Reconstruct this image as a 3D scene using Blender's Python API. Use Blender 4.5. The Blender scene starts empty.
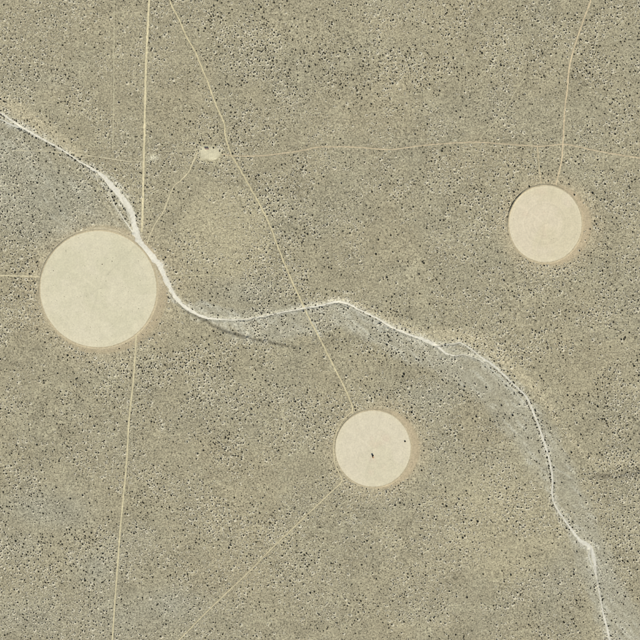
import bpy, math, random
import numpy as np
random.seed(7); rng = np.random.default_rng(11)
S = 1.5                                  # metres of desert per pixel of the 640 px photograph
def W(px, py): return ((px-320.0)*S, (320.0-py)*S)

# ------------------------------------------------------------------ camera, sky, sun, exposure
sc = bpy.context.scene; COL = sc.collection
CAM_H = 4200.0
cam = bpy.data.cameras.new('camera'); co = bpy.data.objects.new('camera', cam); COL.objects.link(co)
co.location = (0, 0, CAM_H); co.rotation_euler = (0, 0, 0)
cam.sensor_width = 36; cam.lens = 18.0*CAM_H/(320*S); cam.clip_start = 10; cam.clip_end = 60000
sc.camera = co
SUN_EL, SUN_AZ = math.radians(47), math.radians(152)      # azimuth clockwise from the top of the picture
world = bpy.data.worlds.new('World'); sc.world = world; world.use_nodes = True
wn = world.node_tree.nodes; wl = world.node_tree.links
sky = wn.new('ShaderNodeTexSky'); sky.sky_type = 'NISHITA'; sky.sun_disc = False
sky.sun_elevation = SUN_EL; sky.sun_rotation = SUN_AZ; sky.altitude = 700
wl.new(sky.outputs[0], wn['Background'].inputs[0]); wn['Background'].inputs[1].default_value = 0.075
sun = bpy.data.lights.new('sun', 'SUN'); sun.energy = 3.9; sun.angle = math.radians(0.53); sun.color = (1, .955, .88)
so = bpy.data.objects.new('sun', sun); COL.objects.link(so)
so.rotation_euler = (math.pi/2-SUN_EL, 0, math.pi-SUN_AZ); so.location = (200, -300, 600)
sc.view_settings.view_transform = 'Standard'; sc.view_settings.look = 'None'
sc.view_settings.exposure = 0.12; sc.view_settings.gamma = 1
sc.render.engine = 'CYCLES'; sc.cycles.filter_width = 1.15

# ------------------------------------------------------------------ helpers
def lin(c):
    c = np.asarray(c, float)/255.0
    return np.where(c <= .04045, c/12.92, ((c+.055)/1.055)**2.4)
K = 0.86                                   # displayed colour -> base colour
def soil(r, g, b): return lin((r, g, b))*K
def tag(o, label=None, cat=None, group=None, kind=None):
    if label: o['label'] = label
    if cat: o['category'] = cat
    if group: o['group'] = group
    if kind: o['kind'] = kind
    return o
def mesh_obj(name, v, tris, mats, parent=None, cols=None, grain=None, smooth=False, midx=None):
    v = np.asarray(v, np.float32); t = np.asarray(tris, np.int32)
    me = bpy.data.meshes.new(name)
    me.vertices.add(len(v)); me.vertices.foreach_set('co', v.ravel())
    me.loops.add(t.size); me.loops.foreach_set('vertex_index', t.ravel())
    me.polygons.add(len(t))
    me.polygons.foreach_set('loop_start', np.arange(0, t.size, 3, dtype=np.int32))
    me.polygons.foreach_set('loop_total', np.full(len(t), 3, dtype=np.int32))
    for m in (mats if isinstance(mats, (list, tuple)) else [mats]): me.materials.append(m)
    if midx is not None: me.polygons.foreach_set('material_index', np.asarray(midx, np.int32))
    me.polygons.foreach_set('use_smooth', np.full(len(t), smooth))
    me.update(calc_edges=True)
    if cols is not None:
        a = me.attributes.new('soil', 'FLOAT_COLOR', 'POINT')
        c4 = np.ones((len(v), 4), np.float32); c4[:, :3] = cols; a.data.foreach_set('color', c4.ravel())
    if grain is not None:
        a = me.attributes.new('grain', 'FLOAT', 'POINT'); a.data.foreach_set('value', np.asarray(grain, np.float32))
    o = bpy.data.objects.new(name, me); COL.objects.link(o); o.parent = parent
    return o

_lat = {}
def vnoise(x, y, period, seed):
    """smooth value noise in 0..1 ; x, y in photo pixels"""
    key = seed
    if key not in _lat: _lat[key] = np.random.default_rng(seed).random((257, 257))
    L = _lat[key]; u = np.asarray(x, float)/period+500.3+seed*1.7; w = np.asarray(y, float)/period+500.7
    i = np.floor(u).astype(int); j = np.floor(w).astype(int); fx = u-i; fy = w-j
    fx = fx*fx*(3-2*fx); fy = fy*fy*(3-2*fy); i %= 256; j %= 256
    return (L[i, j]*(1-fx)+L[i+1, j]*fx)*(1-fy)+(L[i, j+1]*(1-fx)+L[i+1, j+1]*fx)*fy
def fbm(x, y, period, seed, octs=4):
    s = 0; a = 1; t = 0
    for k in range(octs): s = s+a*vnoise(x, y, period/2**k, seed*10+k); t += a; a *= .55
    return s/t
def sst(a, b, x):
    t = np.clip((x-a)/(b-a), 0, 1); return t*t*(3-2*t)
def catmull(P, step):
    P = np.array(P, float); P = np.vstack([2*P[0]-P[1], P, 2*P[-1]-P[-2]]); out = []
    for k in range(1, len(P)-2):
        n = max(2, int(np.hypot(*(P[k+1]-P[k])[:2])/step)); t = np.linspace(0, 1, n, endpoint=False)[:, None]
        out.append(.5*((2*P[k])+(-P[k-1]+P[k+1])*t+(2*P[k-1]-5*P[k]+4*P[k+1]-P[k+2])*t*t+(-P[k-1]+3*P[k]-3*P[k+1]+P[k+2])*t**3))
    out.append(P[-2][None]); return np.vstack(out)
def pdist(x, y, L):
    """distance (px), side sign and interpolated width to a polyline with rows x, y, w"""
    x = np.asarray(x, float); y = np.asarray(y, float)
    best = np.full(x.shape, 1e9); sg = np.zeros(x.shape); wd = np.zeros(x.shape)
    for k in range(len(L)-1):
        ax, ay = L[k][:2]; bx, by = L[k+1][:2]; wa, wb = L[k][2], L[k+1][2]
        m = (x > min(ax, bx)-70) & (x < max(ax, bx)+70) & (y > min(ay, by)-70) & (y < max(ay, by)+70)
        if not m.any(): continue
        X = x[m]-ax; Y = y[m]-ay; dx, dy = bx-ax, by-ay; q = dx*dx+dy*dy+1e-9
        t = np.clip((X*dx+Y*dy)/q, 0, 1); ex = X-t*dx; ey = Y-t*dy; d = np.sqrt(ex*ex+ey*ey)
        bm = best[m]; up = d < bm; s = np.sign(dx*Y-dy*X)
        bm[up] = d[up]; best[m] = bm
        g = sg[m]; g[up] = s[up]; sg[m] = g
        h = wd[m]; h[up] = (wa+(wb-wa)*t)[up]; wd[m] = h
    return best, sg, wd

# ------------------------------------------------------------------ layout, read off the photograph (px)
WASH = [(-20,100,1.5),(0,112.5,1.6),(19,125,2),(32.5,133.5,2),(50,143,1.6),(65,151.5,1.4),(78,160.5,1.2),(87.5,166,1.6),(97,172,3),
 (104,177,4.4),(112,186,5.4),(121,197,6),(128,206,6.6),(132.5,215,5.2),(134,224,5.2),(136,233,7),(139.5,241,6.6),(145,249,6.2),(152,256.5,6.4),
 (159,265,6),(163,273,5),(167,281.5,5.6),(171,290,4.4),(175.5,297.5,4.2),(182.5,305,3.6),(192,311.5,3.3),(202,316.5,2.8),(212,318.6,1.8),(225,319.5,1.2),(245,319.3,1.1),
 (262,316.5,1),(280,312.6,1),(300,309,1.2),(320,305.5,1.8),(335,302,2),(347.5,303.5,2),(360,310,1.6),(372.5,316,1.6),(380,320,1.8),(392.5,327.5,2.3),
 (407.5,333.7,2),(418,337.5,2.6),(428,341.5,3.4),(436,345.7,2.6),(445,352.5,1.9),(450,354.3,1.1),(456,355.8,.9),(463,354.6,.6),(470,356,.7),(477,358.5,.7),(484,362.5,.8)]
WASH2 = [(436,345.2,.8),(445,344.6,.9),(455,343.7,1),(461,343,1.1),(472.5,350,1.3),(480,356.5,1.5),(492.5,364.5,1.9),(505,376,1.9),(517.5,388,1.4),(526,396.5,1.8),
 (532.5,410,1.9),(540,430,1.9),(546,447.5,1.9),(551,467.5,1.7),(552.5,480,1.7),(553,500,1.6),(562.5,517,2),(573.7,532.5,2.3),(580,540.5,3.4),(588,545.5,5),
 (592,552,4.6),(594.5,562,3.6),(596,572.5,1.7),(599,590,1.1),(602.5,610,1.4),(608.7,635,2.2),(613,660,2)]
WASH3 = [(104,182,.5),(109,191,.7),(112,200,.9),(117,209,.9),(123,218,1.1),(128,225,1.2),(132.5,232,1.4)]
WASH4 = [(-14,110,.9),(0,119,1.1),(9,123.5,1.6),(19,127.5,2),(24,130,.8)]
WASH5 = [(484,364.5,.6),(493,371,.9),(505,382,.8),(516,393,.7),(524,403,.8)]
WASH6 = [(338,302,.5),(346,305.5,.8),(354,309.5,.9),(363,314.5,.8),(371,318.5,.7),(380,322.5,.9),(390,328,.7),(399,332.5,.5)]
WASH7 = [(590,549,.8),(589,556,1.2),(591,563,1.4),(594.5,571,1.2),(597,580,.6)]
WASH8 = [(120,188,.5),(122,197,.7),(125,206,.9),(128,214,.8),(131,222,.9)]
BIG = (98.5, 289.0, 58.5, 58.5); RIGHT = (545.2, 223.9, 36.6, 38.5); LOW = (373.1, 448.6, 37.8, 38.4)
PADS = [BIG, RIGHT, LOW]
APR = [(103.4, 289.6, 63.6, 63.6), (550.2, 224.8, 41.2, 40.6), (378.0, 448.6, 41.6, 40.0)]
ROADS = [  # name, rows, width px, colour, label
 ('dirt_road', [(150.5,-30),(149.2,0),(146.2,60),(143.9,155),(143.2,185),(142.5,212),(141.8,232)], 1.75, (226,214,172), 'widest straight pale dirt road running down from the top edge to the white wash'),
 ('dirt_road', [(136.3,334.5),(133.7,375),(131.7,395),(129,420),(127,455),(125,480),(122.5,505),(120,532),(118,560),(115.7,590),(113.7,618),(112.3,640),(110,675)], 1.3, (214,203,163), 'pale dirt track from the largest bare circle down to the bottom edge'),
 ('dirt_road', [(158,-30),(169.5,0),(173.5,9),(178.7,18.7),(186.2,36.2),(195,51.2),(201.2,66.2),(207.5,81),(215,102.5),(223.7,122.5),(225.5,136),(231.2,155),(234.5,160),(247.5,182.5),(262.5,210),(270,226),(280,252.5),(292.5,282.5),(302.5,303.7),(310,320),(320,338.7),(332.5,363.7),(345,388.7),(351.5,404),(352.5,413.5)], 1.15, (216,204,162), 'long diagonal dirt track from the top edge down to the lower bare circle'),
 ('dirt_track', [(222,154.4),(228,155),(233,156),(260,155.7),(285,153),(303,150.2),(320,147),(352.5,147),(387.5,149.5),(400,148.4),(420,145.7),(440,143.9),(460,142.6),(480,142.2),(505,144),(537.5,146.2),(550,145.6),(562.5,144.4),(575,146),(592.5,150),(617.5,154.5),(640,158),(670,162)], .95, (206,189,154), 'thin tan track running left to right from the oval clearing to the right edge'),
 ('dirt_road', [(597,-30),(590.7,0),(582.5,22.5),(575,45),(569.7,65),(567.5,87.5),(564.7,110),(563,142.5),(561.7,160),(559,172),(556,185)], 1.15, (216,198,160), 'curving tan dirt track from the top edge to the right-hand bare circle'),
 ('dirt_track', [(537.3,146),(538.3,158),(539.5,170),(541.7,184.5)], .75, (208,192,155), 'short thin track left of the curving road above the right-hand circle'),
 ('dirt_road', [(352.3,411),(347,415.8),(340.8,423.4),(336.2,432.6),(333.6,444),(333.7,455),(335.4,465.4),(339,473),(341.6,478.5),(340.5,483),(331,492),(320,502.5),(295,526),(270,550),(247.5,573),(220,599),(200,618.5),(181,638),(150,668)], .95, (208,196,158), 'thin track skirting the lower bare circle then heading down left to the bottom edge'),
 ('dirt_road', [(-30,275),(0,275.4),(15,275.7),(28,276.2),(40.6,277)], 1.1, (217,206,168), 'short pale track from the left edge to the largest bare circle'),
 ('dirt_track', [(197.5,152.5),(193.7,160),(188.7,171.5),(181,180),(174.5,185.5),(168.7,197),(163,212),(155,224),(149.5,236),(147,244)], 1.05, (212,201,164), 'thin winding track from the oval clearing down left to the white wash'),
 ('dirt_track', [(114.4,-30),(114.2,0),(113.8,60),(113.7,100),(112.7,150)], .6, (204,196,162), 'very faint straight track left of the main pale road at the top'),
 ('dirt_track', [(15,150.3),(32,150.9),(50,151.2),(87,155.5),(107,158),(125,160.8),(143.5,161.6)], .75, (204,195,162), 'faint narrow track crossing from the white wash to the main pale road'),
 ('dirt_track', [(144.5,158),(160,152.2),(180,150.6),(197,150.3)], .6, (198,190,157), 'faint narrow track between the main pale road and the oval clearing'),
 ('dirt_track', [(527,72),(516,90),(505,110),(495,122),(480,138)], .6, (198,190,156), 'faint short track slanting down left in the upper right desert'),
 ('dirt_track', [(172,276.5),(185,275.6),(203,274.7),(222,275.4)], .8, (193,184,149), 'faint short level track right of the white wash bend'),
 ('dirt_track', [(487,581),(503,577.5),(522,574.8)], .5, (190,182,147), 'faint short track in the lower right desert left of the wash'),
 ('dirt_track', [(336,509),(347,500),(358,491)], .6, (198,190,156), 'faint short track below the lower bare circle'),
]
def width_rows(P, w): return [(a, b, w) for a, b in P]
ROADP = [catmull(width_rows(r[1], r[2]), 6) for r in ROADS]
WASHP = [catmull(w, 3) for w in (WASH, WASH2, WASH3, WASH4, WASH5, WASH6, WASH7, WASH8)]
SCARP1 = [(176,303,1.0),(186,310.5,1.2),(198,317,1.4),(207,321.5,1.7),(220,329,2.4),(235,334.5,2.6),(252.5,339,2.1),(272.5,343,1.6),(292.5,346.3,1.2),(304,345.5,.7),(325,342,.4)]
SCARP2 = [(596,473,.3),(604,475,1.1),(613,478,.5),(622,476,1.2),(632,474,.6),(640,472,1.6),(665,468,1.2)]
SCARP1P, SCARP2P = catmull(SCARP1, 3), catmull(SCARP2, 3)
# silt bands: centre line + half width ; sandy margins
BAND = catmull([(-30,150,60),(20,185,60),(60,210,52),(98,232,34)], 8)
BAND2 = catmull([(200,306,9),(230,322,16),(262,327,20),(300,322,20),(335,315,15),(370,328,15),(410,346,18),(450,360,20),(480,378,21),(505,400,22),(525,425,24),(545,455,24),(566,490,22),(580,520,19),(590,550,22),(606,590,24),(628,640,30),(640,680,30)], 8)
TAN = catmull([(-20,92,9),(0,101,11),(22,113,11),(42,127,12),(62,142,9),(80,156,5)], 8)
TAN2 = catmull([(330,299,3),(350,301,4),(370,312,5),(400,325,7),(430,334,9),(450,335,10),(475,340,11),(500,358,9),(525,380,7),(545,400,6),(556,420,3)], 8)
TAN3 = catmull([(556,420,3),(566,432,4),(580,450,5),(598,462,6),(620,461,6),(660,456,6)], 8)
PATCH = [ # cx, cy, rx, ry, density multiplier, size multiplier
 (226,231,40,38,.32,.62),(360,240,70,55,.62,.85),(505,520,60,58,.5,.95),(128,70,24,80,.55,.75),(330,130,60,22,.75,.7),(400,30,40,20,.85,.9),
 (160,300,28,50,.45,.9),(60,400,80,60,1.1,.95),(60,190,80,50,1.15,1.1),(510,385,26,26,.8,.9),(575,500,22,24,.45,.75),(335,560,120,60,1.1,.88),
 (250,60,60,55,1.1,1.1),(340,60,60,45,1.1,1.15),(590,60,60,60,1.0,1.1),(540,60,40,60,1.05,1.05),(440,70,50,50,1,1.1),(50,40,70,60,1.1,1.0),
 (180,50,22,40,.8,.7),(600,230,34,60,.9,1.1),(300,210,38,55,1.05,1.2),(270,300,50,20,1.0,1.15),(560,330,70,50,.9,1.05),(200,400,80,60,1.05,1.05),(480,600,60,45,.9,.95),
 (90,530,90,50,1.05,1.1),(440,440,30,40,1.1,.95),(225,165,60,20,.95,.85),(390,360,50,25,.9,1.05)]
BLUE = [(45,505,46,16,.5),(62,520,30,10,.35),(172,603,26,16,.5),(97,570,24,18,.45),(120,620,44,26,.4),(20,545,22,14,.3),(430,395,30,14,.4),(110,330,0.1,0.1,0),(45,80,34,12,.3),
        (245,292,34,16,.45),(130,545,30,20,.25),(20,620,40,20,.25),(560,580,20,30,.35)]
WARM = [(385,25,26,12,.6),(395,78,22,18,.55),(440,8,40,14,.3),(270,118,50,20,.25),(560,90,60,40,.12),(540,345,80,30,.2),(180,262,14,40,.4),(215,255,45,45,.35),(500,515,60,50,.35),(60,90,40,20,.3)]
def gauss(x, y, cx, cy, rx, ry): return np.exp(-(((x-cx)/rx)**2+((y-cy)/ry)**2))
def rho(p, x, y): return np.sqrt(((x-p[0])/p[2])**2+((y-p[1])/p[3])**2)
CLEAR = (209.3, 153.2, 12.0, 8.2)
def crad0(t): return .86*(np.abs(np.cos(t-.12))**3.4+np.abs(np.sin(t-.12))**3.4)**(-1/3.4)*(1+.07*np.sin(2*t+.5)+.05*np.sin(3*t+2)+.04*np.sin(5*t+1)+.03*np.sin(9*t))
def clear_r(x, y):
    th = np.arctan2(y-CLEAR[1], x-CLEAR[0])
    return rho(CLEAR, x, y)/crad0(th)

def field(x, y):
    """soil colour (base colour), grain strength and height (m) at photo pixel x, y"""
    x = np.asarray(x, float); y = np.asarray(y, float)
    C = np.empty(x.shape+(3,)); C[:] = soil(169,161,132)
    def mix(col, a): C[:] = C*(1-a[..., None])+np.asarray(col)*a[..., None]
    n1 = fbm(x, y, 60, 3); n2 = fbm(x+90, y, 22, 4); n3 = fbm(x, y+70, 9, 5)
    inf = 1/(1+((np.hypot(x-320, y-320)/900)**6))
    C *= (1+(.12*(n1-.5)+.20*(n2-.5)+.32*(n3-.5)))[..., None]
    mix(soil(175,163,130), .18*sst(.52, .75, fbm(x+300, y, 70, 6)))
    mix(soil(164,161,137), .2*sst(.5, .72, fbm(x, y+300, 50, 7)))
    # winding pale runnels in the soil
    rn = np.abs(fbm(x*.8+fbm(x, y, 30, 21)*30, y*1.5, 46, 8)-.5)
    mix(soil(190,184,152), .35*(1-sst(.0, .022, rn)))
    h = (n1-.5)*3.0+(n2-.5)*.8
    dB, _, wB = pdist(x, y, BAND); dB2, _, wB2 = pdist(x, y, BAND2)
    b1 = 1-sst(.45, 1.1, dB/np.maximum(wB, 1)+.5*(n2-.5)); b2 = 1-sst(.55, 1.05, dB2/np.maximum(wB2, 1)+.7*(n2-.5))
    mix(soil(165,165,147), .36*b1*(.5+n2)); mix(soil(181,178,157), .46*b2*(.35+1.3*n2))
    for cx, cy, rx, ry, a in BLUE: mix(soil(164,164,147), .8*a*gauss(x, y, cx, cy, rx, ry)*(.6+.8*n2))
    for cx, cy, rx, ry, a in WARM: mix(soil(186,174,140), .6*a*gauss(x, y, cx, cy, rx, ry)*(.6+.8*n2))
    for cx, cy, R_, a in ((226,232,47,.58), (507,522,62,.42)):      # scars of older, overgrown circles
        q = np.hypot(x-cx, y-cy)/R_+.10*(n2-.5)+.05*(n3-.5)
        mix(soil(186,177,144), a*(1-sst(.86, 1.05, q))*(.6+.8*n2)); mix(soil(196,188,155), .35*a*np.exp(-((q-.98)/.035)**2))
    # sediment streaks combed along the flood band
    U = (x+y)*.7071; Vv = (x-y)*.7071+(fbm(x, y, 25, 71)-.5)*14
    st = vnoise(U, Vv*6, 17, 72)*.6+vnoise(U+40, Vv*7, 8, 73)*.4; bb = np.maximum(b1*.6, b2)
    mix(soil(203,200,178), .62*bb*sst(.56, .76, st)); mix(soil(160,155,132), .42*bb*(1-sst(.24, .44, st)))
    mix(soil(212,206,176), 1.1*gauss(x, y, 153.5, 157.5, 5, 2.8)*(.4+1.1*n3)); mix(soil(206,200,170), .7*gauss(x, y, 148, 160.5, 2, 2))
    mix(soil(132,125,104), .72*np.minimum(gauss(x, y, 603, 476.5, 14, 4.2)+gauss(x, y, 631, 475, 13, 5.2), 1)*(.35+1.2*n3))  # shade of the gully bank at right, painted into the soil colour
    for T, a in ((TAN, .8), (TAN2, .8), (TAN3, .45)):
        d, _, w = pdist(x, y, T); mix(soil(201,190,156), a*.8*(1-sst(.1, 1.25, d/np.maximum(w, .5)+.9*(n3-.5)+.5*(n2-.5)))*(.35+1.2*n2))
    # dry wash: bleached sand along the channels, floor cut slightly into the plain
    for L in WASHP:
        d, _, w = pdist(x, y, L)
        mix(soil(200,196,172), .65*(1-sst(0, 3.2, d-w*.5)))
        mix(soil(214,209,186), .7*(1-sst(2.5, 7, d-w*.5))*sst(.62, .74, vnoise(U, Vv*4, 6, 75))*(np.minimum(w, 3)/3+.25))
        h -= 1.5*(1-sst(-.2, 1.7, d-w*.5))
    # steep cut banks: the plain below (south) stands higher than the wash floor
    for L, hh in ((SCARP1P, 1.0), (SCARP2P, .7)):
        d, s, w = pdist(x, y, L)
        h += hh*w*.62*((s*sst(0, .9, d))*np.exp(-(d/9)**2))
        mix(soil(150,140,112), .5*(1-sst(.3, 1.5, d/np.maximum(w, .4)*1.2))*np.clip(w/1.5, 0, 1))  # bank shadow also darkened into the soil colour along each cut
    g = 1.0-.25*b2
    # cleared circles: scraped rim and spoil apron
    for p, q, sa in zip(PADS, APR, (.62, .9, .9)):
        r = rho(p, x, y); rq = rho(q, x, y); 
        e = 1-sst(.965, 1.04, rq+.05*(n3-.5)+.03*(n2-.5))
        mix(soil(194,175,141), .95*e*sa); mix(soil(198,184,150), .5*sa*(1-sst(1.0, 1.45, rq+.3*(n2-.5))))
        mix(soil(176,163,130), .5*np.exp(-((rq-.985)/.022)**2)*(.4+n3))
        g = g*(1-.6*e); k = 1-sst(.97, 1.05, r)
        mix(soil(216,206,172), k); g = g*(1-.7*k)
        h0 = 0.0
        if p is BIG:
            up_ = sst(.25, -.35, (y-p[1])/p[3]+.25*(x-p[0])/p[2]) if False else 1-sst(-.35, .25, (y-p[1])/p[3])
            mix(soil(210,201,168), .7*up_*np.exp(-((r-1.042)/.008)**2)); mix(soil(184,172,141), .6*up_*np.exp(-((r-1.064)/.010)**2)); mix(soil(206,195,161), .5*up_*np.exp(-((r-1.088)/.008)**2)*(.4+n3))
        h = h*(1-k)+h0*k
    r = clear_r(x, y); k = 1-sst(.85, 1.12, r+.45*(n3-.5)+.2*(n2-.5)); mix(soil(210,203,170), .9*k); g = g*(1-.5*k)
    mix(soil(196,187,152), .5*(1-sst(1, 1.9, r+.4*(n3-.5))))
    h = h*(1-sst(1.3, .9, r))
    C[:] = np.clip(C, .02, .85)
    return C, g, h

# ------------------------------------------------------------------ materials
def mat(name):
    m = bpy.data.materials.new(name); m.use_nodes = True; nt = m.node_tree
    b = nt.nodes['Principled BSDF']; b.inputs['Roughness'].default_value = .95; b.inputs['Specular IOR Level'].default_value = .12
    return m, nt, b
def N(nt, t, **kw):
    n = nt.nodes.new(t)
    for k, v in kw.items(): setattr(n, k, v)
    return n
def math_(nt, op, a, b=None):
    n = N(nt, 'ShaderNodeMath', operation=op)
    for i, s in enumerate((a, b)):
        if s is None: continue
        if isinstance(s, (int, float)): n.inputs[i].default_value = s
        else: nt.links.new(s, n.inputs[i])
    return n.outputs[0]
def soil_material(name, rings=False):
    m, nt, b = mat(name); L = nt.links
    at = N(nt, 'ShaderNodeAttribute', attribute_name='soil'); gr = N(nt, 'ShaderNodeAttribute', attribute_name='grain')
    tc = N(nt, 'ShaderNodeTexCoord'); obj = tc.outputs['Object']
    def noise(scale, detail, rough=.6, src=obj):
        n = N(nt, 'ShaderNodeTexNoise'); n.inputs['Scale'].default_value = scale; n.inputs['Detail'].default_value = detail
        n.inputs['Roughness'].default_value = rough; L.new(src, n.inputs['Vector']); return n.outputs[0]
    a = noise(.42, 3, .75); c = noise(.16, 2); f = noise(1.6, 2)
    s = math_(nt, 'ADD', math_(nt, 'MULTIPLY', math_(nt, 'SUBTRACT', a, .5), 2.9), math_(nt, 'MULTIPLY', math_(nt, 'SUBTRACT', c, .5), .75))
    s = math_(nt, 'ADD', s, math_(nt, 'MULTIPLY', math_(nt, 'SUBTRACT', f, .5), .9))
    s = math_(nt, 'MULTIPLY', s, gr.outputs['Fac'])
    if rings:
        ln = N(nt, 'ShaderNodeVectorMath', operation='LENGTH'); L.new(obj, ln.inputs[0])
        wob = math_(nt, 'MULTIPLY', noise(.05, 2), 3.0)
        cx = N(nt, 'ShaderNodeCombineXYZ'); L.new(math_(nt, 'ADD', ln.outputs['Value'], wob), cx.inputs[0]); 
        rn = noise(.33, 3, .6, cx.outputs[0])
        brk = noise(.035, 2)
        s = math_(nt, 'ADD', s, math_(nt, 'MULTIPLY', math_(nt, 'MULTIPLY', math_(nt, 'SUBTRACT', rn, .5), brk), rings))
        s = math_(nt, 'ADD', s, math_(nt, 'MULTIPLY', math_(nt, 'SUBTRACT', noise(.07, 5, .7), .5), .3))
    k = math_(nt, 'MAXIMUM', math_(nt, 'ADD', s, 1.0), .35)
    v = N(nt, 'ShaderNodeVectorMath', operation='SCALE'); L.new(at.outputs['Color'], v.inputs[0]); L.new(k, v.inputs['Scale'])
    L.new(v.outputs[0], b.inputs['Base Color'])
    bp = N(nt, 'ShaderNodeBump'); bp.inputs['Distance'].default_value = .5; L.new(math_(nt, 'MULTIPLY', gr.outputs['Fac'], .5), bp.inputs['Strength'])
    L.new(a, bp.inputs['Height']); L.new(bp.outputs[0], b.inputs['Normal'])
    return m
M_SOIL = soil_material('desert_soil')
M_RING = soil_material('graded_floor_rings', rings=.62)
M_PLAIN = soil_material('graded_floor', rings=.2)
def leaf_material(name, c1, c2):
    m, nt, b = mat(name); oi = N(nt, 'ShaderNodeTexNoise'); oi.inputs['Scale'].default_value = .35
    g = N(nt, 'ShaderNodeNewGeometry'); nt.links.new(g.outputs['Position'], oi.inputs['Vector'])
    r = N(nt, 'ShaderNodeMix', data_type='RGBA'); r.inputs[6].default_value = (*c1, 1); r.inputs[7].default_value = (*c2, 1)
    nt.links.new(oi.outputs[0], r.inputs[0]); nt.links.new(r.outputs[2], b.inputs['Base Color']); return m
M_LEAF = leaf_material('creosote_leaf', (.022,.022,.014), (.050,.046,.030))
M_SCRUB = leaf_material('dry_scrub', (.035,.034,.022), (.085,.078,.052))
M_TWIG = leaf_material('grey_twig', (.06,.05,.035), (.10,.085,.06))

# ------------------------------------------------------------------ ground: one sheet to the horizon
core = np.arange(-342, 342.01, 1.25)
out = core[-1]+np.cumsum(1.25*1.32**np.arange(1, 34)); out = out[out < 20000]
ax = np.concatenate([-out[::-1], core, out])+320
nx = len(ax); GX, GY = np.meshgrid(ax, ax, indexing='ij')
GC, GG, GH = field(GX, GY)
far = sst(360, 900, np.maximum(np.abs(GX-320), np.abs(GY-320)))
GH = GH*(1-far)
V = np.stack([(GX-320)*S, (320-GY)*S, GH], -1).reshape(-1, 3)
I, J = np.meshgrid(np.arange(nx-1), np.arange(nx-1), indexing='ij'); a = (I*nx+J).ravel()
T = np.concatenate([np.stack([a, a+1, a+nx], 1), np.stack([a+1, a+nx+1, a+nx], 1)])
ground = mesh_obj('ground', V, T, M_SOIL, cols=GC.reshape(-1, 3), grain=GG.ravel(), smooth=True)
tag(ground, kind='structure')
def gh(x, y):
    """height of the ground sheet itself under photo pixel x, y"""
    x = np.asarray(x, float); y = np.asarray(y, float)
    i = np.clip(np.searchsorted(ax, x)-1, 0, nx-2); j = np.clip(np.searchsorted(ax, y)-1, 0, nx-2)
    u = (x-ax[i])/(ax[i+1]-ax[i]); v = (y-ax[j])/(ax[j+1]-ax[j])
    lo = GH[i, j]+u*(GH[i+1, j]-GH[i, j])+v*(GH[i, j+1]-GH[i, j])
    hi = GH[i+1, j+1]+(1-u)*(GH[i, j+1]-GH[i+1, j+1])+(1-v)*(GH[i+1, j]-GH[i+1, j+1])
    return np.where(u+v < 1, lo, hi)

# ------------------------------------------------------------------ roads, tracks and dry wash
def ribbon(name, P, wj, lift, col, edge_mix, grain, wander=.12, prof=(-1, -.72, -.4, 0, .4, .72, 1), seed=0, rut=.0, mottled=.1):
    P = catmull(P, .8); n = len(P); r = np.random.default_rng(seed+50)
    t = np.gradient(P[:, :2], axis=0); t /= np.linalg.norm(t, axis=1)[:, None]; nr = np.stack([-t[:, 1], t[:, 0]], 1)
    s = np.arange(n)*.8
    jit = lambda k, a: (vnoise(s, s*0+k*13, 3.1, 90+k)-.5)*2*a+(vnoise(s, s*0+k*7, 1.3, 95+k)-.5)*2*a*.7
    hw = P[:, 2]*.5; wob = jit(seed % 5, wander)
    o = np.array(prof); rows = []; cols = []
    L_ = hw*(1+jit(1, wj)); R_ = hw*(1+jit(2, wj))
    col = np.asarray(col)
    for k, q in enumerate(o):
        off = np.where(q < 0, q*L_, q*R_)+wob*np.minimum(hw, 1)
        x = P[:, 0]+nr[:, 0]*off; y = P[:, 1]+nr[:, 1]*off
        z = gh(x, y)+lift*(1-.55*abs(q)**4)-rut*(abs(abs(q)-.4) < .05)
        rows.append(np.stack([(x-320)*S, (320-y)*S, z], 1))
        c, _, _ = field(x, y); e = edge_mix*abs(q)**3
        tone = (1+mottled*(vnoise(x, y, 2.3, 33+seed % 4)-.5)*2+mottled*(vnoise(x, y, 11, 37)-.5)*2)[:, None]
        if q == 0 and name == 'dirt_road': tone = tone*.95
        cols.append((c*e+col*(1-e))*tone)
    m = len(o); V = np.stack(rows, 1).reshape(-1, 3); Cc = np.stack(cols, 1).reshape(-1, 3)
    I, J = np.meshgrid(np.arange(n-1), np.arange(m-1), indexing='ij'); a = (I*m+J).ravel()
    T = np.concatenate([np.stack([a, a+1, a+m], 1), np.stack([a+1, a+m+1, a+m], 1)])
    e1 = V[T[0][1]]-V[T[0][0]]; e2 = V[T[0][2]]-V[T[0][0]]
    if np.cross(e1, e2)[2] < 0: T = T[:, ::-1]
    return mesh_obj(name, V, T, M_SOIL, cols=np.clip(Cc, .02, .85), grain=np.full(len(V), grain), smooth=True)
for i, (nm, P, w, c, lab) in enumerate(ROADS):
    faint = w < .6
    o = ribbon(nm, [(a, b, w*1.25) for a, b in P], .28 if w > .9 else .5, .10+.013*i, soil(*c), .6, .35 if not faint else .7, seed=i, wander=.18, mottled=.07)
    tag(o, lab, kind='structure')
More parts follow.
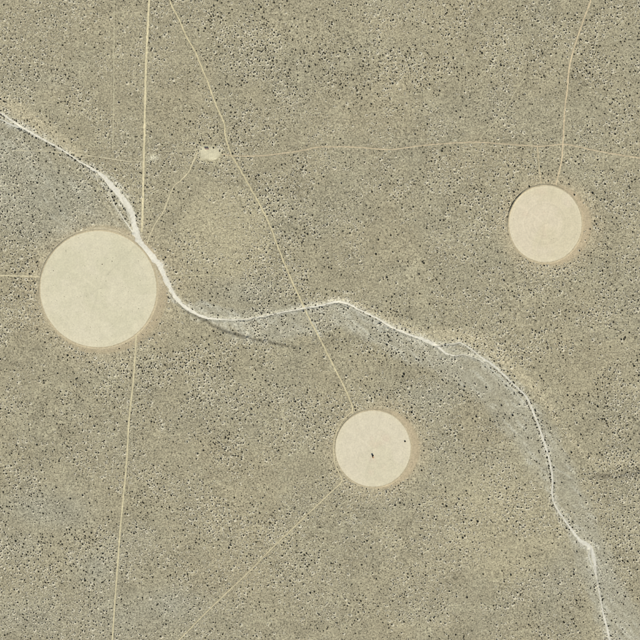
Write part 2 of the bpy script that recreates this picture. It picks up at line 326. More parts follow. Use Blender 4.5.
for i, (P, lab, c) in enumerate(((WASH, 'broad bleached white dry wash winding from the left edge to the centre', (233,228,207)), (WASH2, 'narrow white dry wash running down the right to the bottom edge', (222,218,199)),
        (WASH3, 'thin side strand left of the white wash above the largest circle', (224,220,198)), (WASH4, 'short thin white strand beside the wash at the left edge', (222,219,200)), (WASH5, 'short thin strand beside the right-hand wash', (205,204,186)),
        (WASH6, 'thin strand running beneath the wash just right of its crest', (214,210,190)), (WASH7, 'short side strand below the white elbow of the wash', (216,213,194)), (WASH8, 'thin strand hugging the left side of the broad white wash', (214,210,188)))):
    o = ribbon('dry_wash', [(a, b, w) for a, b, w in P], .24, .42+.02*i, soil(*c), .35, .22, seed=20+i, wander=.35,
               prof=(-1, -.85, -.6, -.3, 0, .3, .6, .85, 1), mottled=.06)
    tag(o, lab, kind='structure')

# ------------------------------------------------------------------ cleared circles
def empty(name, x, y, z=0):
    o = bpy.data.objects.new(name, None); COL.objects.link(o); X, Y = W(x, y); o.location = (X, Y, z); o.empty_display_size = 5; return o
def pad(p, label, material, c0, c1, c2, bank, seed):
    root = tag(empty('cleared_circle', p[0], p[1]), label, 'cleared circle', 'bare circles scraped into the desert')
    rings = np.linspace(0, 1, 46)[1:]; nseg = 180; th = np.linspace(0, 2*np.pi, nseg, endpoint=False)
    R, TH = np.meshgrid(rings, th, indexing='ij'); wv = 1+.006*(vnoise(TH*20, TH*0, 3, 60+seed)-.5)+.004*np.sin(3*TH+seed)
    X = R*p[2]*np.cos(TH)*wv; Y = R*p[3]*np.sin(TH)*wv; px, py = p[0]+X, p[1]+Y
    z = .62+.05*(fbm(px, py, 12, 61)-.5)+.0*R
    v = np.vstack([[[0, 0, .62]], np.stack([X*S, -Y*S, z], -1).reshape(-1, 3)])
    px = np.concatenate([[p[0]], px.ravel()]); py = np.concatenate([[p[1]], py.ravel()]); rr = np.concatenate([[0], R.ravel()])
    a = sst(.42, .66, fbm(px+40*seed, py, 26, 62))[:, None]; b = sst(.55, .8, fbm(px, py+55*seed, 14, 63))[:, None]
    c = soil(*c0)*(1-a)+soil(*c1)*a; c = c*(1-.45*b)+soil(*c2)*.45*b
    lx = -np.cos(np.arctan2(py-p[1], px-p[0])-.1); edge = sst(.80, .99, rr)[:, None]
    c = c*(1-.35*edge)+soil(226,216,181)*.35*edge
    if seed == 0:      # faint wheel marks across the largest circle
        for Lx, am, wd in (([(135,246,1),(122,259,1),(110,272,1),(106,276,1)], -.09, .5), ([(60,282,1),(75,285.5,1),(90,287.5,1)], -.05, .5), ([(134.5,333,1),(137.5,318,1),(138,306,1)], .04, .7)):
            d, _, _ = pdist(px, py, Lx); c = c*(1+am*np.exp(-(d/wd/1.6)**2))[:, None]
    if seed == 2:
        for Lx in ([(353.5,415,1),(361,432,1),(366,446,1),(371,455,1)],):
            d, _, _ = pdist(px, py, Lx); c = c*(1-.05*np.exp(-(d/.8)**2))[:, None]
    T = [(0, 1+(k+1) % nseg, 1+k) for k in range(nseg)]
    k0 = np.arange(nseg); k1 = (k0+1) % nseg
    for r_ in range(len(rings)-1):
        A = 1+r_*nseg; B = A+nseg
        T += list(np.stack([A+k0, A+k1, B+k0], 1)); T += list(np.stack([A+k1, B+k1, B+k0], 1))
    T = np.array([list(t) for t in T])
    n0 = np.cross(v[T[5][1]]-v[T[5][0]], v[T[5][2]]-v[T[5][0]])[2]
    if n0 < 0: T = T[:, ::-1]
    T[:nseg] = T[:nseg][:, ::(1 if np.cross(v[T[0][1]]-v[T[0][0]], v[T[0][2]]-v[T[0][0]])[2] > 0 else -1)]
    mesh_obj('bare_floor', v, T, material, root, cols=c, grain=np.full(len(v), .17), smooth=True)
    # low scraped bank round the floor
    prof = np.array([(-.7, .0), (-.3, .35), (.15, .75), (.6, .55), (1.5, .1), (2.3, -.7)])  # (px outwards, share of height)
    nseg2 = 300; th = np.linspace(0, 2*np.pi, nseg2, endpoint=False); V = []; Cc = []
    band_w = 1-(.62*np.exp(-(np.angle(np.exp(1j*(th-math.pi)))/1.1)**2) if seed == 2 else 0)
    hb = bank(th)*(1+.35*(vnoise(th*60, th*0, 2, 66+seed)-.5)); ww = 1+.35*(vnoise(th*60, th*0+9, 4, 67+seed)-.5)
    for k, (u, q) in enumerate(prof):
        x = (p[2]*1.0+u*ww*band_w)*np.cos(th); y = (p[3]*1.0+u*ww*band_w)*np.sin(th)
        gx, gy = p[0]+x, p[1]+y; base = gh(gx, gy)
        z = .60+hb*q if k == 0 else np.maximum(base, .45 if u < 1 else -9)+hb*q+.12
        if k == len(prof)-1: z = base-.3
        V.append(np.stack([x*S, -y*S, z], 1)); f, _, _ = field(gx, gy)
        rc = soil(202,188,153)*(1-.12*vnoise(gx, gy, 2.5, 68))[:, None] if 0 < k < 4 else (soil(218,207,172)[None]*np.ones((nseg2, 1)) if k == 0 else f)
        Cc.append(rc*np.ones((nseg2, 1)))
    m = len(prof); V = np.stack(V, 1).reshape(-1, 3); Cc = np.stack(Cc, 1).reshape(-1, 3)
    k0 = np.arange(nseg2); k1 = (k0+1) % nseg2; T = []
    for j in range(m-1):
        T.append(np.stack([k0*m+j, k1*m+j, k0*m+j+1], 1)); T.append(np.stack([k1*m+j, k1*m+j+1, k0*m+j+1], 1))
    T = np.concatenate(T)
    if np.cross(V[T[0][1]]-V[T[0][0]], V[T[0][2]]-V[T[0][0]])[2] < 0: T = T[:, ::-1]
    mesh_obj('rim_bank', V, T, M_SOIL, root, cols=Cc, grain=np.full(len(V), .4), smooth=True)
    return root
ang = lambda th, c, w: np.exp(-((np.angle(np.exp(1j*(th-math.radians(c)))))/math.radians(w))**2)
pad(BIG, 'largest pale bare circle of scraped soil beside the white dry wash', M_PLAIN, (221,213,182), (216,209,177), (226,217,188), lambda th: .16+.35*ang(th, -75, 45), 0)
pad(RIGHT, 'pinkish bare circle with faint concentric grading rings at upper right', M_RING, (223,211,181), (218,207,174), (226,208,178), lambda th: .12+1.5*ang(th, -148, 30), 1)
pad(LOW, 'pale bare circle with a small rusty hulk on it, lower centre', M_PLAIN, (222,212,183), (218,209,178), (224,206,178), lambda th: .14+.2*ang(th, 180, 60), 2)

# ------------------------------------------------------------------ oval clearing
nt_, nr_ = 96, 9; th = np.linspace(0, 2*np.pi, nt_, endpoint=False); Vc = [(0, 0, .2)]; Cl = [soil(214,206,172)]
def crad(t): return crad0(t)+.05*(vnoise(t*9, t*0, 1.6, 77)-.5)
for k in range(1, nr_+1):
    q = k/nr_; x = CLEAR[2]*.97*q*crad(th)*np.cos(th); y = CLEAR[3]*.97*q*crad(th)*np.sin(th)
    f, _, _ = field(CLEAR[0]+x, CLEAR[1]+y); z = gh(CLEAR[0]+x, CLEAR[1]+y)+.28*(1-q**6)+.03
    mm = np.clip(sst(.78, 1.02, q+.5*(fbm(x+9, y, 4, 79)-.5)), 0, 1)[:, None]; tone = 1+.22*(fbm(x+9, y, 5, 78)-.5)*2
    c = (soil(214,206,172)*(1-mm)+f*mm)*tone[:, None]
    Vc += list(np.stack([x*S, -y*S, z], 1)); Cl += list(c)
Tc = [(0, 1+k, 1+(k+1) % nt_) for k in range(nt_)]
for r_ in range(nr_-1):
    A = 1+r_*nt_; B = A+nt_
    for k in range(nt_):
        k2 = (k+1) % nt_; Tc += [(A+k, B+k, A+k2), (A+k2, B+k, B+k2)]
Vc = np.array(Vc); Tc = np.array(Tc)
up = np.cross(Vc[Tc[:, 1]]-Vc[Tc[:, 0]], Vc[Tc[:, 2]]-Vc[Tc[:, 0]])[:, 2] < 0; Tc[up] = Tc[up][:, ::-1]
cl = mesh_obj('cleared_yard', Vc, Tc, M_PLAIN, cols=np.array(Cl), grain=np.full(len(Vc), .3), smooth=True)
cl.location = (*W(CLEAR[0], CLEAR[1]), 0)
tag(cl, 'small irregular oval clearing of pale soil beside the diagonal dirt track', 'clearing')

# ------------------------------------------------------------------ small built things
def solid(name, c, rough=.8, metal=0):
    m, nt, b = mat(name); n = N(nt, 'ShaderNodeTexNoise'); n.inputs['Scale'].default_value = 1.3; n.inputs['Detail'].default_value = 5
    tc = N(nt, 'ShaderNodeTexCoord'); nt.links.new(tc.outputs['Object'], n.inputs['Vector'])
    r = N(nt, 'ShaderNodeMix', data_type='RGBA'); r.inputs[6].default_value = (*[q*.6 for q in c], 1); r.inputs[7].default_value = (*[min(1, q*1.35) for q in c], 1)
    nt.links.new(n.outputs[0], r.inputs[0]); nt.links.new(r.outputs[2], b.inputs['Base Color'])
    b.inputs['Roughness'].default_value = rough; b.inputs['Metallic'].default_value = metal; return m
M_RUST = solid('rusted_steel', (.46,.25,.12)); M_BLACK = solid('black_steel_and_shade', (.012,.012,.012)); M_ROOF = solid('brown_roof', (.21,.15,.125)); M_GREY = solid('weathered_boards', (.28,.26,.2)); M_SUNLIT = solid('sunlit_panel', (.6,.45,.3))  # black also carries the hulk's painted shadow, pale panel its painted sunlit side
def hexa(pts):      # 8 points, bottom 4 then top 4 -> 12 tris
    f = [(0,2,1),(0,3,2),(4,5,6),(4,6,7)]
    for k in range(4): n_ = (k+1) % 4; f += [(k, n_, 4+n_), (k, 4+n_, 4+k)]
    return np.array(pts, float), np.array(f)
def box(x0, x1, y0, y1, z0, z1, ins=0.0):
    return hexa([(x0,y0,z0),(x1,y0,z0),(x1,y1,z0),(x0,y1,z0),(x0+ins,y0+ins,z1),(x1-ins,y0+ins,z1),(x1-ins,y1-ins,z1),(x0+ins,y1-ins,z1)])
def cyl(p, r, h, axis='x', n=14):
    V = []; 
    for s in (-h/2, h/2):
        for k in range(n):
            a = 2*math.pi*k/n; q = (s, r*math.cos(a), r*math.sin(a)); V.append({'x': q, 'y': (q[1], q[0], q[2]), 'z': (q[1], q[2], q[0])}[axis])
    V = np.array(V)+np.array(p); F = []
    for k in range(n):
        k2 = (k+1) % n; F += [(k, k2, n+k2), (k, n+k2, n+k)]
    for k in range(1, n-1): F += [(0, k+1, k), (n, n+k, n+k+1)]
    return V, np.array(F)
def join(parts):
    V = []; F = []; o = 0
    for v, f in parts: V.append(v); F.append(f+o); o += len(v)
    return np.vstack(V), np.vstack(F)
def part(name, geo, m, root): v, f = geo; return mesh_obj(name, v, f, m, root)
# rusty vehicle-like hulk, standing on the lower circle
hk = tag(empty('rusty_hulk', 373.0, 456.4, .62), 'small rusty hulk, shadow-black at its upper end, standing on the lower bare circle', 'wreck'); hk.rotation_euler = (0, 0, math.radians(12))
part('hull', join([box(-1.15, 1.15, -2.4, 2.2, .55, 1.5, .12), box(-1.0, 1.0, -2.7, -2.35, .7, 1.2, .05)]), M_RUST, hk)
part('cab', join([box(-1.1, 1.1, .5, 2.15, 1.5, 2.9, .18), box(-1.2, 1.2, .35, 2.3, 2.9, 3.0, .03)]), M_BLACK, hk)  # black colour stands in for the shadow the hulk casts upward
part('sunlit_bed_panel', box(.2, 1.05, -2.1, .1, 1.52, 1.62, .02), M_SUNLIT, hk)  # pale colour stands in for sunlight on the hulk's lower right
for sx in (-1, 1):
    for sy in (-1.55, 1.35): part('wheel', cyl((sx*1.12, sy, .48), .48, .34), M_BLACK, hk)
part('shade_bed', box(-.9, -.1, -1.2, .3, 1.52, 1.7, .05), M_BLACK, hk)  # black block, shade on the hulk's left put into its colour
# reddish brown hut on the oval clearing
ht = tag(empty('oblong_hut', 207.0, 148.7, .2), 'low reddish brown oblong hut near the upper edge of the oval clearing', 'hut'); ht.rotation_euler = (0, 0, math.radians(-3))
part('wall', join([box(-2.6, 2.6, -.95, -.85, 0, 2.0), box(-2.6, 2.6, .85, .95, 0, 2.0), box(-2.6, -2.5, -.85, .85, 0, 2.0), box(2.5, 2.6, -.85, .85, 0, 2.0)]), M_GREY, ht)
for k in range(8):
    part('roof_sheet', hexa([(-2.85+k*.715, -1.15, 2.02+.012*(k % 2)), (-2.15+k*.715, -1.15, 2.02+.012*(k % 2)), (-2.15+k*.715, 1.15, 2.38+.012*(k % 2)), (-2.85+k*.715, 1.15, 2.38+.012*(k % 2)),
        (-2.85+k*.715, -1.15, 2.07+.012*(k % 2)), (-2.15+k*.715, -1.15, 2.07+.012*(k % 2)), (-2.15+k*.715, 1.15, 2.43+.012*(k % 2)), (-2.85+k*.715, 1.15, 2.43+.012*(k % 2))]), M_ROOF, ht)
part('door', box(-.4, .4, -1.0, -.96, .05, 1.85), M_ROOF, ht)
# small board stack left of the hut
st = tag(empty('board_stack', 201.2, 149.3, .2), 'small low grey stack of boards left of the hut on the oval clearing', 'stack')
for k in range(5): part('board', box(-1.1+.06*k, 1.2-.05*k, -.55+.04*(k % 3), .5, .02+.16*k, .15+.16*k), M_GREY, st)

# ------------------------------------------------------------------ shrubs
def norm_(v): return v/np.linalg.norm(v)
def bush_mesh(seed, leaves, stems, lobes=5):
    r = np.random.default_rng(seed); V = []; F = []; MI = []; o = 0
    tips = []
    for k in range(stems):
        a = 2*math.pi*k/stems+r.uniform(-.3, .3); ln = r.uniform(.7, 1.05); tilt = r.uniform(.35, .95)
        tip = np.array([math.cos(a)*math.sin(tilt), math.sin(a)*math.sin(tilt), math.cos(tilt)*1.05])*ln; tips.append(tip)
        b = np.array([math.cos(a)*.06, math.sin(a)*.06, -.12]); s = np.array([-math.sin(a), math.cos(a), 0])*.035; u = np.array([0, 0, .04])
        V += [b+s, b-s, b+u, tip]; F += [(o, o+3, o+2), (o+1, o+2, o+3), (o, o+1, o+3)]; MI += [1]*3; o += 4
    for k in range(leaves):
        t = tips[r.integers(len(tips))]; c = t*r.uniform(.45, 1.0)+r.normal(0, .13, 3); c[2] = max(c[2], .05)
        d1 = norm_(r.normal(size=3)); d2 = norm_(np.cross(d1, r.normal(size=3))); s = r.uniform(.10, .20)
        V += [c-d1*s, c+d1*s*.7-d2*s*.5, c+d2*s, c+d1*s*1.1+d2*s*.6]; F += [(o, o+1, o+2), (o+1, o+3, o+2)]; MI += [0]*2; o += 4
    return np.array(V), np.array(F), MI
def dome(seed, seg=6, tufts=5):
    """cheap lumpy bush: uneven dome of two rings with leaf tufts sticking out"""
    r = np.random.default_rng(seed); V = [(r.normal(0, .1), r.normal(0, .1), r.uniform(.75, 1.0))]; F = []
    for q, (rad, z) in enumerate(((.62, .62), (.98, .12))):
        for k in range(seg):
            a = 2*math.pi*(k+.5*q)/seg+r.normal(0, .12); e = rad*r.uniform(.62, 1.18)
            V.append((e*math.cos(a), e*math.sin(a), z*r.uniform(.6, 1.3)-(.3 if q else 0)))
    for k in range(seg):
        k2 = (k+1) % seg; F += [(0, 1+k, 1+k2), (1+k, 1+seg+k, 1+k2), (1+k2, 1+seg+k, 1+seg+k2)]
    o = len(V)
    for k in range(tufts):
        a = r.uniform(0, 6.28); el = r.uniform(.1, 1.3); c = np.array([math.cos(a)*math.cos(el), math.sin(a)*math.cos(el), math.sin(el)*.9+.05])*r.uniform(.75, 1.05)
        d1 = norm_(r.normal(size=3)); d2 = norm_(np.cross(d1, r.normal(size=3))); s = r.uniform(.2, .36)
        V += [tuple(c-d1*s), tuple(c+d1*s), tuple(c+d2*s)]; F.append((o, o+1, o+2)); o += 3
    return np.array(V), np.array(F)
def low(seed, seg=6):
    r = np.random.default_rng(seed); V = [(r.normal(0, .12), r.normal(0, .12), r.uniform(.7, 1.0))]; F = []
    for k in range(seg): a = 2*math.pi*k/seg+r.normal(0, .15); e = r.uniform(.55, 1.25); V.append((e*math.cos(a), e*math.sin(a), -.1))
    for k in range(seg): F.append((0, 1+k, 1+(k+1) % seg))
    for k in range(3):
        a = r.uniform(0, 6.28); c = np.array([.5*math.cos(a), .5*math.sin(a), .7]); d1 = norm_(r.normal(size=3))*.3; d2 = norm_(r.normal(size=3))*.35
        V += [tuple(c-d1), tuple(c+d1), tuple(c+d2)]; o = len(V)-3; F.append((o, o+1, o+2))
    return np.array(V), np.array(F)
def scatter(tmpl, pos, sx, sz, rot, which):
    VV = []; FF = []; o = 0
    for k, (v, f) in enumerate(tmpl):
        m = which == k; n = m.sum()
        if not n: continue
        c, s = np.cos(rot[m])[:, None], np.sin(rot[m])[:, None]; X = v[:, 0][None]*sx[m][:, None]; Y = v[:, 1][None]*sx[m][:, None]; Z = v[:, 2][None]*sz[m][:, None]
        P = np.stack([X*c-Y*s+pos[m, 0:1], X*s+Y*c+pos[m, 1:2], Z+pos[m, 2:3]], -1).reshape(-1, 3)
        VV.append(P); FF.append((f[None]+(np.arange(n)*len(v))[:, None, None]+o).reshape(-1, 3)); o += len(P)
    return np.vstack(VV), np.vstack(FF)

def blocked(x, y, mar=.8):
    m = np.zeros(x.shape, bool)
    for L in WASHP: d, _, w = pdist(x, y, L); m |= d < w*.5+mar*.35
    for L in ROADP: d, _, w = pdist(x, y, L); m |= (d < w*.5+mar*np.clip(w, .4, 1))
    for p in PADS: m |= rho(p, x, y) < 1.045
    m |= clear_r(x, y) < .95
    return m
def density(x, y):
    D = np.ones(x.shape); Z = np.ones(x.shape)
    for cx, cy, rx, ry, dm, zm in PATCH:
        g = gauss(x, y, cx, cy, rx, ry); D *= 1+(dm-1)*g; Z *= 1+(zm-1)*g
    n = fbm(x, y, 30, 41, 3); n2 = fbm(x+50, y, 10, 42, 2)
    D *= np.clip(.34+1.05*sst(.34, .64, n)+1.1*(n2-.42), .2, 1.3)
    Z *= .92+.30*(fbm(x, y+50, 40, 43, 2)-.5)*2+.22*(sst(.34, .64, n)-.5)
    for q, a in zip(APR, (.75, .85, .93)):
        k = 1-sst(.98, 1.06, rho(q, x, y)); D *= 1-a*k
    for L in (WASHP[0][:60], WASHP[1], WASHP[2], WASHP[4]):
        d, _, w = pdist(x, y, L); k = 1-sst(2.2, 4.5, d-w*.5); D *= 1+.9*k; Z *= 1+.12*k
    k = gauss(x, y, 609, 477, 11, 4)+gauss(x, y, 632, 475, 11, 5); D *= 1+.8*k; Z *= 1+.35*k
    d, _, w = pdist(x, y, BAND2); D *= 1-.25*(1-sst(.5, 1, d/np.maximum(w, 1)))
    return D, Z
# hand-placed dark bushes, per 160 px tile of the photograph at 4x: (tile x, tile y, [(u, v)...])
BIGB = {(0,0): [(340,172),(476,93),(488,95),(160,10),(475,408),(100,345),(232,410),(330,75),(250,180)],
 (160,0): [(112,87),(180,112),(387,115),(403,28),(588,145),(183,240),(248,160),(550,300),(355,240),(450,242),(120,483),(395,18),(328,212),(596,265)],
 (320,0): [(238,267),(258,273),(271,264),(133,418),(438,336),(478,362),(228,375),(290,333),(585,200),(560,468),(205,415),(487,602),(380,535),(640,205),(50,270),(505,270)],
 (480,0): [(8,212),(440,80),(405,215),(83,260),(152,232),(455,22),(605,235),(540,535),(545,270),(200,190),(335,120)],
 (0,160): [(242,203),(290,207),(460,35),(60,447),(75,545),(45,560),(130,445),(315,150),(148,90)],
 (160,160): [(362,211),(437,200),(455,203),(452,267),(485,140),(487,110),(487,390),(530,195),(420,483),(215,410),(238,395),(148,465),(505,460),(395,60),(500,15),(530,60),(590,295),(200,160)],
 (320,160): [(145,235),(172,216),(240,100),(426,272),(400,342),(415,411),(303,491),(267,468),(320,541),(398,533),(328,620),(515,270),(516,103),(582,160),(223,375),(585,205),(119,291),(185,180),(233,317),(605,465),(480,240),(45,433),(85,92),(395,455),(610,340)],
 (480,160): [(607,85),(377,138),(273,82),(197,105),(187,115),(500,95),(636,457),(450,130),(20,405),(440,275),(30,275),(95,480),(80,410),(445,410)],
 (0,320): [(457,437),(378,424),(360,385),(147,497),(65,500),(605,405),(490,158),(230,212),(175,250),(210,525)],
 (160,320): [(158,310),(148,305),(185,350),(86,385),(200,133),(358,112),(410,218),(540,325),(448,325),(190,433),(243,553),(150,533),(173,520),(590,128),(560,113),(266,200),(85,362),(500,96),(365,355),(480,435),(288,394)],
 (320,320): [(514,295),(483,320),(366,367),(610,393),(577,265),(480,338),(335,215),(413,158),(410,190),(62,113),(267,97),(500,100),(237,298),(575,280),(330,225),(405,600),(625,385)],
 (480,320): [(150,100),(170,60),(365,528),(620,265),(24,268),(30,480),(110,205),(215,190),(470,345),(130,380),(350,300),(600,520),(560,470),(85,340)],
 (0,480): [(326,317),(466,174),(473,260),(571,157),(385,580),(535,213),(115,322),(62,243),(137,328),(545,187),(365,210),(330,60),(200,340),(580,275),(340,400)],
 (160,480): [(545,174),(3,267),(275,270),(5,265),(520,403),(300,268),(635,290),(197,203),(120,60),(45,60),(155,255),(440,230),(600,450)],
 (320,480): [(505,103),(570,230),(605,160),(335,97),(588,468),(320,230),(457,145),(555,75),(203,270),(300,100),(630,165),(500,45),(440,560),(310,390),(545,465)],
 (480,480): [(245,279),(376,357),(12,375),(137,490),(558,75),(33,75),(105,33),(375,573),(387,285),(447,308),(590,325),(123,378),(375,375),(570,650),(178,310),(200,305),(550,450),(385,480),(90,200),(640,300)]}
bushes = [(tx+u/4+.3, ty+v/4+.5, 0) for (tx, ty), L in BIGB.items() for u, v in L]
bushes = [b for b in bushes if b[0] < 639 and b[1] < 639]
bushes.append((405.0, 441.4, 1)); bushes += [(213.6, 147.9, 1), (218.1, 147.9, 2), (222.0, 148.0, 2)]
pts = [(b[0], b[1]) for b in bushes]
bad = blocked(np.array([p[0] for p in pts]), np.array([p[1] for p in pts]), .5)
bushes = [b for b, q in zip(bushes, bad) if (not q) or b[2]]
bushes = [b for i, b in enumerate(bushes) if all(math.hypot(b[0]-c[0], b[1]-c[1]) > 1.7 for c in bushes[:i])]
cand = rng.random((6000, 2))*636+2; Dn, Zn = density(cand[:, 0], cand[:, 1]); okc = ~blocked(cand[:, 0], cand[:, 1], 1.6) & (rng.random(6000) < Dn*Zn*.8)
for x, y in cand[okc]:
    if len(bushes) >= 300: break
    if all(math.hypot(x-c[0], y-c[1]) > 9 for c in bushes): bushes.append((x, y, 3))
LM = [('the largest bare circle',98.5,289),('the right-hand bare circle',545,224),('the lower bare circle',373,448.6),('the oval clearing',209,153),
 ('the road junction above the right circle',563,144),('the tan crossroads beside the clearing',233,156),('the top left corner',0,0),('the top right corner',640,0),('the bottom left corner',0,640),('the bottom right corner',640,640),
 ('the top end of the main road',149,0),('the top end of the diagonal track',169,0),('the top end of the curving road',591,0),('the middle of the top edge',320,0),('the bottom end of the long track',112,640),('the middle of the bottom edge',320,640),
 ('the track crossing over the wash',303,306),('the pale fork in the wash',436,345),('the white elbow of the wash',588,546),('the wash bend below the fork',526,396),('the kinked wash at right',553,500),('the wash at its left end',0,112),('the wash at the bottom edge',609,637),
 ('the dark scarp under the wash',252,339),('the dark scarp at the right edge',625,473),('the middle of the right edge',640,320),('the left end of the pale track',0,275),('the widest reach of the wash',128,206),('the hairpin-free lower left track',122,505),
 ('the kink in the diagonal track',224,123),('the bend of the curving road',570,65),('the middle of the thin level track',400,148),('the crest of the wash',335,302),('the faint slanting track',510,100),('the faint short level track',197,275),
 ('the mid bottom left track',270,550),('the bottom end of the thin track',181,639),('the picture centre',320,320),('the left edge halfway down',0,400),('the main road halfway down',146,75)]
LM[28] = ('the halfway point of the long track',122,505)
DIRS = ['to the right of','up and right of','above','up and left of','to the left of','down and left of','below','down and right of']
lab = {}
for i, b in enumerate(bushes):
    k = min(range(len(LM)), key=lambda q: math.hypot(b[0]-LM[q][1], b[1]-LM[q][2])-(30 if q == 0 else 18 if q < 3 else 0))
    d = int(round(math.degrees(math.atan2(LM[k][2]-b[1], b[0]-LM[k][1]))/45)) % 8
    lab.setdefault((k, d), []).append((math.hypot(b[0]-LM[k][1], b[1]-LM[k][2]), i))
ORD = ['nearest', 'second', 'third', 'fourth', 'fifth', 'sixth', 'seventh', 'eighth', 'ninth', 'tenth', 'eleventh', 'twelfth', 'farthest']
labels = {}
for (k, d), L in lab.items():
    L.sort()
    for n_, (_, i) in enumerate(L):
        o_ = 'only' if len(L) == 1 else ORD[min(n_, 12)]
        labels[i] = f"{o_} big dark bush {DIRS[d]} {LM[k][0]}"
labels_special = {(405.0, 441.4): 'single black bush standing inside the lower bare circle near its right edge', (213.6, 147.9): 'dark bush at the upper edge of the oval clearing, right of the hut',
 (218.1, 147.9): 'small dark bush just right of the darkest bush on the oval clearing', (222.0, 148.0): 'small dark bush at the upper right edge of the oval clearing'}
protos = []
for s_ in range(5):
    v, f, mi = bush_mesh(200+s_, 190, 9); o = mesh_obj('creosote_bush', v, f, [M_LEAF, M_TWIG], midx=mi); protos.append(o)
zs = gh(np.array([b[0] for b in bushes]), np.array([b[1] for b in bushes]))
for i, b in enumerate(bushes):
    o = protos[i] if i < 5 else protos[i % 5].copy()
    if i >= 5: COL.objects.link(o)
    sz = {0: random.uniform(1.45, 2.15), 1: 1.75, 2: 1.05, 3: random.uniform(1.35, 1.75)}[b[2]]
    X, Y = W(b[0], b[1]); z = float(zs[i])
    if (b[0], b[1]) == (405.0, 441.4): z = .62
    o.location = (X, Y, z); o.rotation_euler = (0, 0, random.uniform(0, 6.28)); o.scale = (sz, sz*random.uniform(.85, 1.1), sz*random.uniform(.75, 1.0))
    tag(o, labels_special.get((b[0], b[1]), labels[i]), 'bush', 'large dark bushes dotted over the desert')
# countless smaller bushes: evenly spaced like creosote
def jittered(step, lo=-16, hi=656):
    g = np.arange(lo, hi, step); X, Y = np.meshgrid(g, g, indexing='ij'); X = X.ravel()+rng.uniform(-.5, .5, X.size)*step*.95; Y = Y.ravel()+rng.uniform(-.5, .5, Y.size)*step*.95
    X = X[:]; return X, Y
X, Y = jittered(2.36)
D, Z = density(X, Y); keep = (rng.random(X.size) < np.clip(D, 0, 1)*.9) & ~blocked(X, Y)
bx = np.array([b[0] for b in bushes]); by = np.array([b[1] for b in bushes])
X, Y, Z = X[keep], Y[keep], Z[keep]
near = np.zeros(X.size, bool)
for a_, b_ in zip(bx, by): near |= np.hypot(X-a_, Y-b_) < 1.9
X, Y, Z = X[~near], Y[~near], Z[~near]
ex, ey = [], []
for L, i0, i1, sd, n_ in ((WASHP[1], 20, 75, 1, 260), (WASHP[2], 0, 99, -1, 60), (WASHP[0], 6, 22, 1, 60), (WASHP[0], 24, 60, 1, 80), (WASHP[1], 95, 120, -1, 40), (WASHP[5], 0, 99, -1, 40)):
    L = L[i0:i1]
    for _ in range(n_):
        k = rng.integers(0, len(L)-1); t_ = rng.random(); p_ = L[k]+(L[k+1]-L[k])*t_; d_ = L[k+1]-L[k]; d_ = d_[:2]/np.hypot(*d_[:2])
        o_ = (p_[2]*.5+.5+abs(rng.normal(0, .8)))*sd*(1 if rng.random() < .75 else -1); ex.append(p_[0]-d_[1]*o_); ey.append(p_[1]+d_[0]*o_)
ex, ey = np.array(ex), np.array(ey); kk = ~blocked(ex, ey, .5); ex, ey = ex[kk], ey[kk]
X = np.concatenate([X, ex]); Y = np.concatenate([Y, ey]); Z = np.concatenate([Z, np.full(ex.size, 1.0)])
rad = np.clip(.78*Z*np.exp(rng.normal(0, .42, X.size)), .3, 1.6)
pos = np.stack([(X-320)*S, (320-Y)*S, gh(X, Y)], 1)
tm = [dome(k) for k in range(8)]
v, f = scatter(tm, pos, rad, rad*rng.uniform(.8, 1.15, X.size), rng.uniform(0, 6.28, X.size), rng.integers(0, 8, X.size))
tag(mesh_obj('desert_shrubs', v, f, M_LEAF), 'countless small dark creosote bushes dotted evenly across the desert plain', 'shrubs', kind='stuff')
nb = (X.size, len(f))
# pale wind-blown sand gathered at the foot of the bushes
def hummock(seed, seg=5):
    r = np.random.default_rng(seed); V = [(0, 0, .26)]; F = []
    for q, z in ((.62, .18), (1.1, -.04)):
        for k in range(seg): a = 2*math.pi*k/seg; e = q*r.uniform(.75, 1.25); V.append((e*math.cos(a), e*math.sin(a), z))
    for k in range(seg):
        k2 = (k+1) % seg; F += [(0, 1+k, 1+k2), (1+k, 1+seg+k, 1+k2), (1+k2, 1+seg+k, 1+seg+k2)]
    return np.array(V), np.array(F)
hx = np.concatenate([X, bx[:-4]]); hy = np.concatenate([Y, by[:-4]]); hr = np.concatenate([rad, np.full(len(bx)-4, 1.5)])
sel = rng.random(hx.size) < .25+.65*sst(.38, .62, fbm(hx, hy, 30, 41, 3)); hx, hy, hr = hx[sel], hy[sel], hr[sel]
hx = hx+.6*hr/S*rng.uniform(-.9, 1.3, hx.size); hy = hy+.6*hr/S*rng.uniform(-.7, 1.3, hx.size)
ok_ = ~blocked(hx, hy, 1.2); hx, hy, hr = hx[ok_], hy[ok_], hr[ok_]
hp = np.stack([(hx-320)*S, (320-hy)*S, gh(hx, hy)+.03], 1); hR = hr*rng.uniform(1.3, 2.2, hx.size); which = rng.integers(0, 5, hx.size)
v, f = scatter([hummock(300+k) for k in range(5)], hp, hR, hR*.8, rng.uniform(0, 6.28, hx.size), which)
gx_, gy_ = v[:, 0]/S+320, 320-v[:, 1]/S; cc, _, _ = field(gx_, gy_)
tip = (v[:, 2]-gh(gx_, gy_) > .12)[:, None]; cc = np.where(tip, cc*.3+.7*soil(216,209,182), cc)
tag(mesh_obj('sand_hummocks', v, f, M_SOIL, cols=cc, grain=np.full(len(v), .6), smooth=True), 'countless small pale mounds of blown sand at the feet of the bushes', 'sand mounds', kind='stuff')
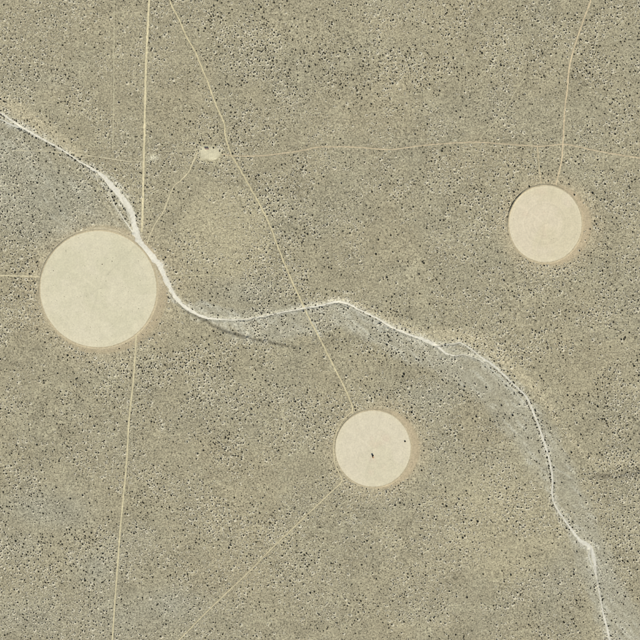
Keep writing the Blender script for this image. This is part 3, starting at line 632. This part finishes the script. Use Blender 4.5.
# low pale-brown scrub and tufts between them
X, Y = jittered(2.55); D, Z = density(X, Y); keep = (rng.random(X.size) < (.28+.5*np.clip(D, 0, 1))*.8) & ~blocked(X, Y, .3)
X, Y, Z = X[keep], Y[keep], Z[keep]
rad = np.clip(.44*np.exp(rng.normal(0, .3, X.size)), .2, .8); z = gh(X, Y)
tx_, ty_, tr_ = [], [], []
for p, n_, e in ((BIG, 210, .30), (RIGHT, 24, .22), (LOW, 40, .24)):       # sparse seedlings on the bare floors
    a_ = rng.uniform(0, 6.28, n_); q = np.sqrt(rng.random(n_))*.95; tx_ += list(p[0]+p[2]*q*np.cos(a_)); ty_ += list(p[1]+p[3]*q*np.sin(a_)); tr_ += list(e*np.exp(rng.normal(0, .4, n_)))
for x_, y_, r_ in ((85,266,.6),(100.8,288.5,.5),(96.5,278.5,.5),(116,256,.5),(117,305,.5),(79,252,.45)): tx_.append(x_); ty_.append(y_); tr_.append(r_)
X = np.concatenate([X, tx_]); Y = np.concatenate([Y, ty_]); rad = np.concatenate([rad, tr_]); z = np.concatenate([z, np.full(len(tx_), .62)])
pos = np.stack([(X-320)*S, (320-Y)*S, z], 1)
tm = [low(50+k) for k in range(6)]
v, f = scatter(tm, pos, rad, rad*rng.uniform(.6, .9, X.size), rng.uniform(0, 6.28, X.size), rng.integers(0, 6, X.size))
tag(mesh_obj('low_scrub', v, f, M_SCRUB), 'low brownish scrub and tufts scattered between the dark bushes', 'scrub', kind='stuff')
import sys; print('TRIS', sum(len(m.polygons) for m in bpy.data.meshes), 'shrubs', nb, 'scrub', X.size, len(f), 'ground', nx, 'big', len(bushes))
# wind-drifted brush along two circle edges
def drift(name, p, a0, a1, n, r0, out, label, z0=.3):
    a_ = np.radians(rng.uniform(a0, a1, n)); taper = np.sin(np.pi*(np.degrees(a_)-a0)/(a1-a0))**.4
    x = p[0]+(p[2]+out+rng.normal(0, .16, n))*np.cos(a_); y = p[1]+(p[3]+out+rng.normal(0, .16, n))*np.sin(a_)
    x0, y0 = x.mean(), y.mean(); r = r0*taper*rng.uniform(.7, 1.2, n)
    ps = np.stack([(x-x0)*S, (y0-y)*S, gh(x, y)+z0], 1)
    v, f = scatter([dome(80+k) for k in range(4)], ps, r, r*.8, rng.uniform(0, 6, n), rng.integers(0, 4, n))
    o = mesh_obj(name, v, f, M_LEAF); o.location = (*W(x0, y0), 0); tag(o, label, 'brush drift'); return o
drift('brush_drift', RIGHT, -176, -122, 150, .85, 1.2, 'thin black line of drifted brush along the upper left rim of the right-hand circle')
drift('brush_drift', BIG, -161, -155, 12, .7, .6, 'short dark drift of brush on the left rim of the largest circle')
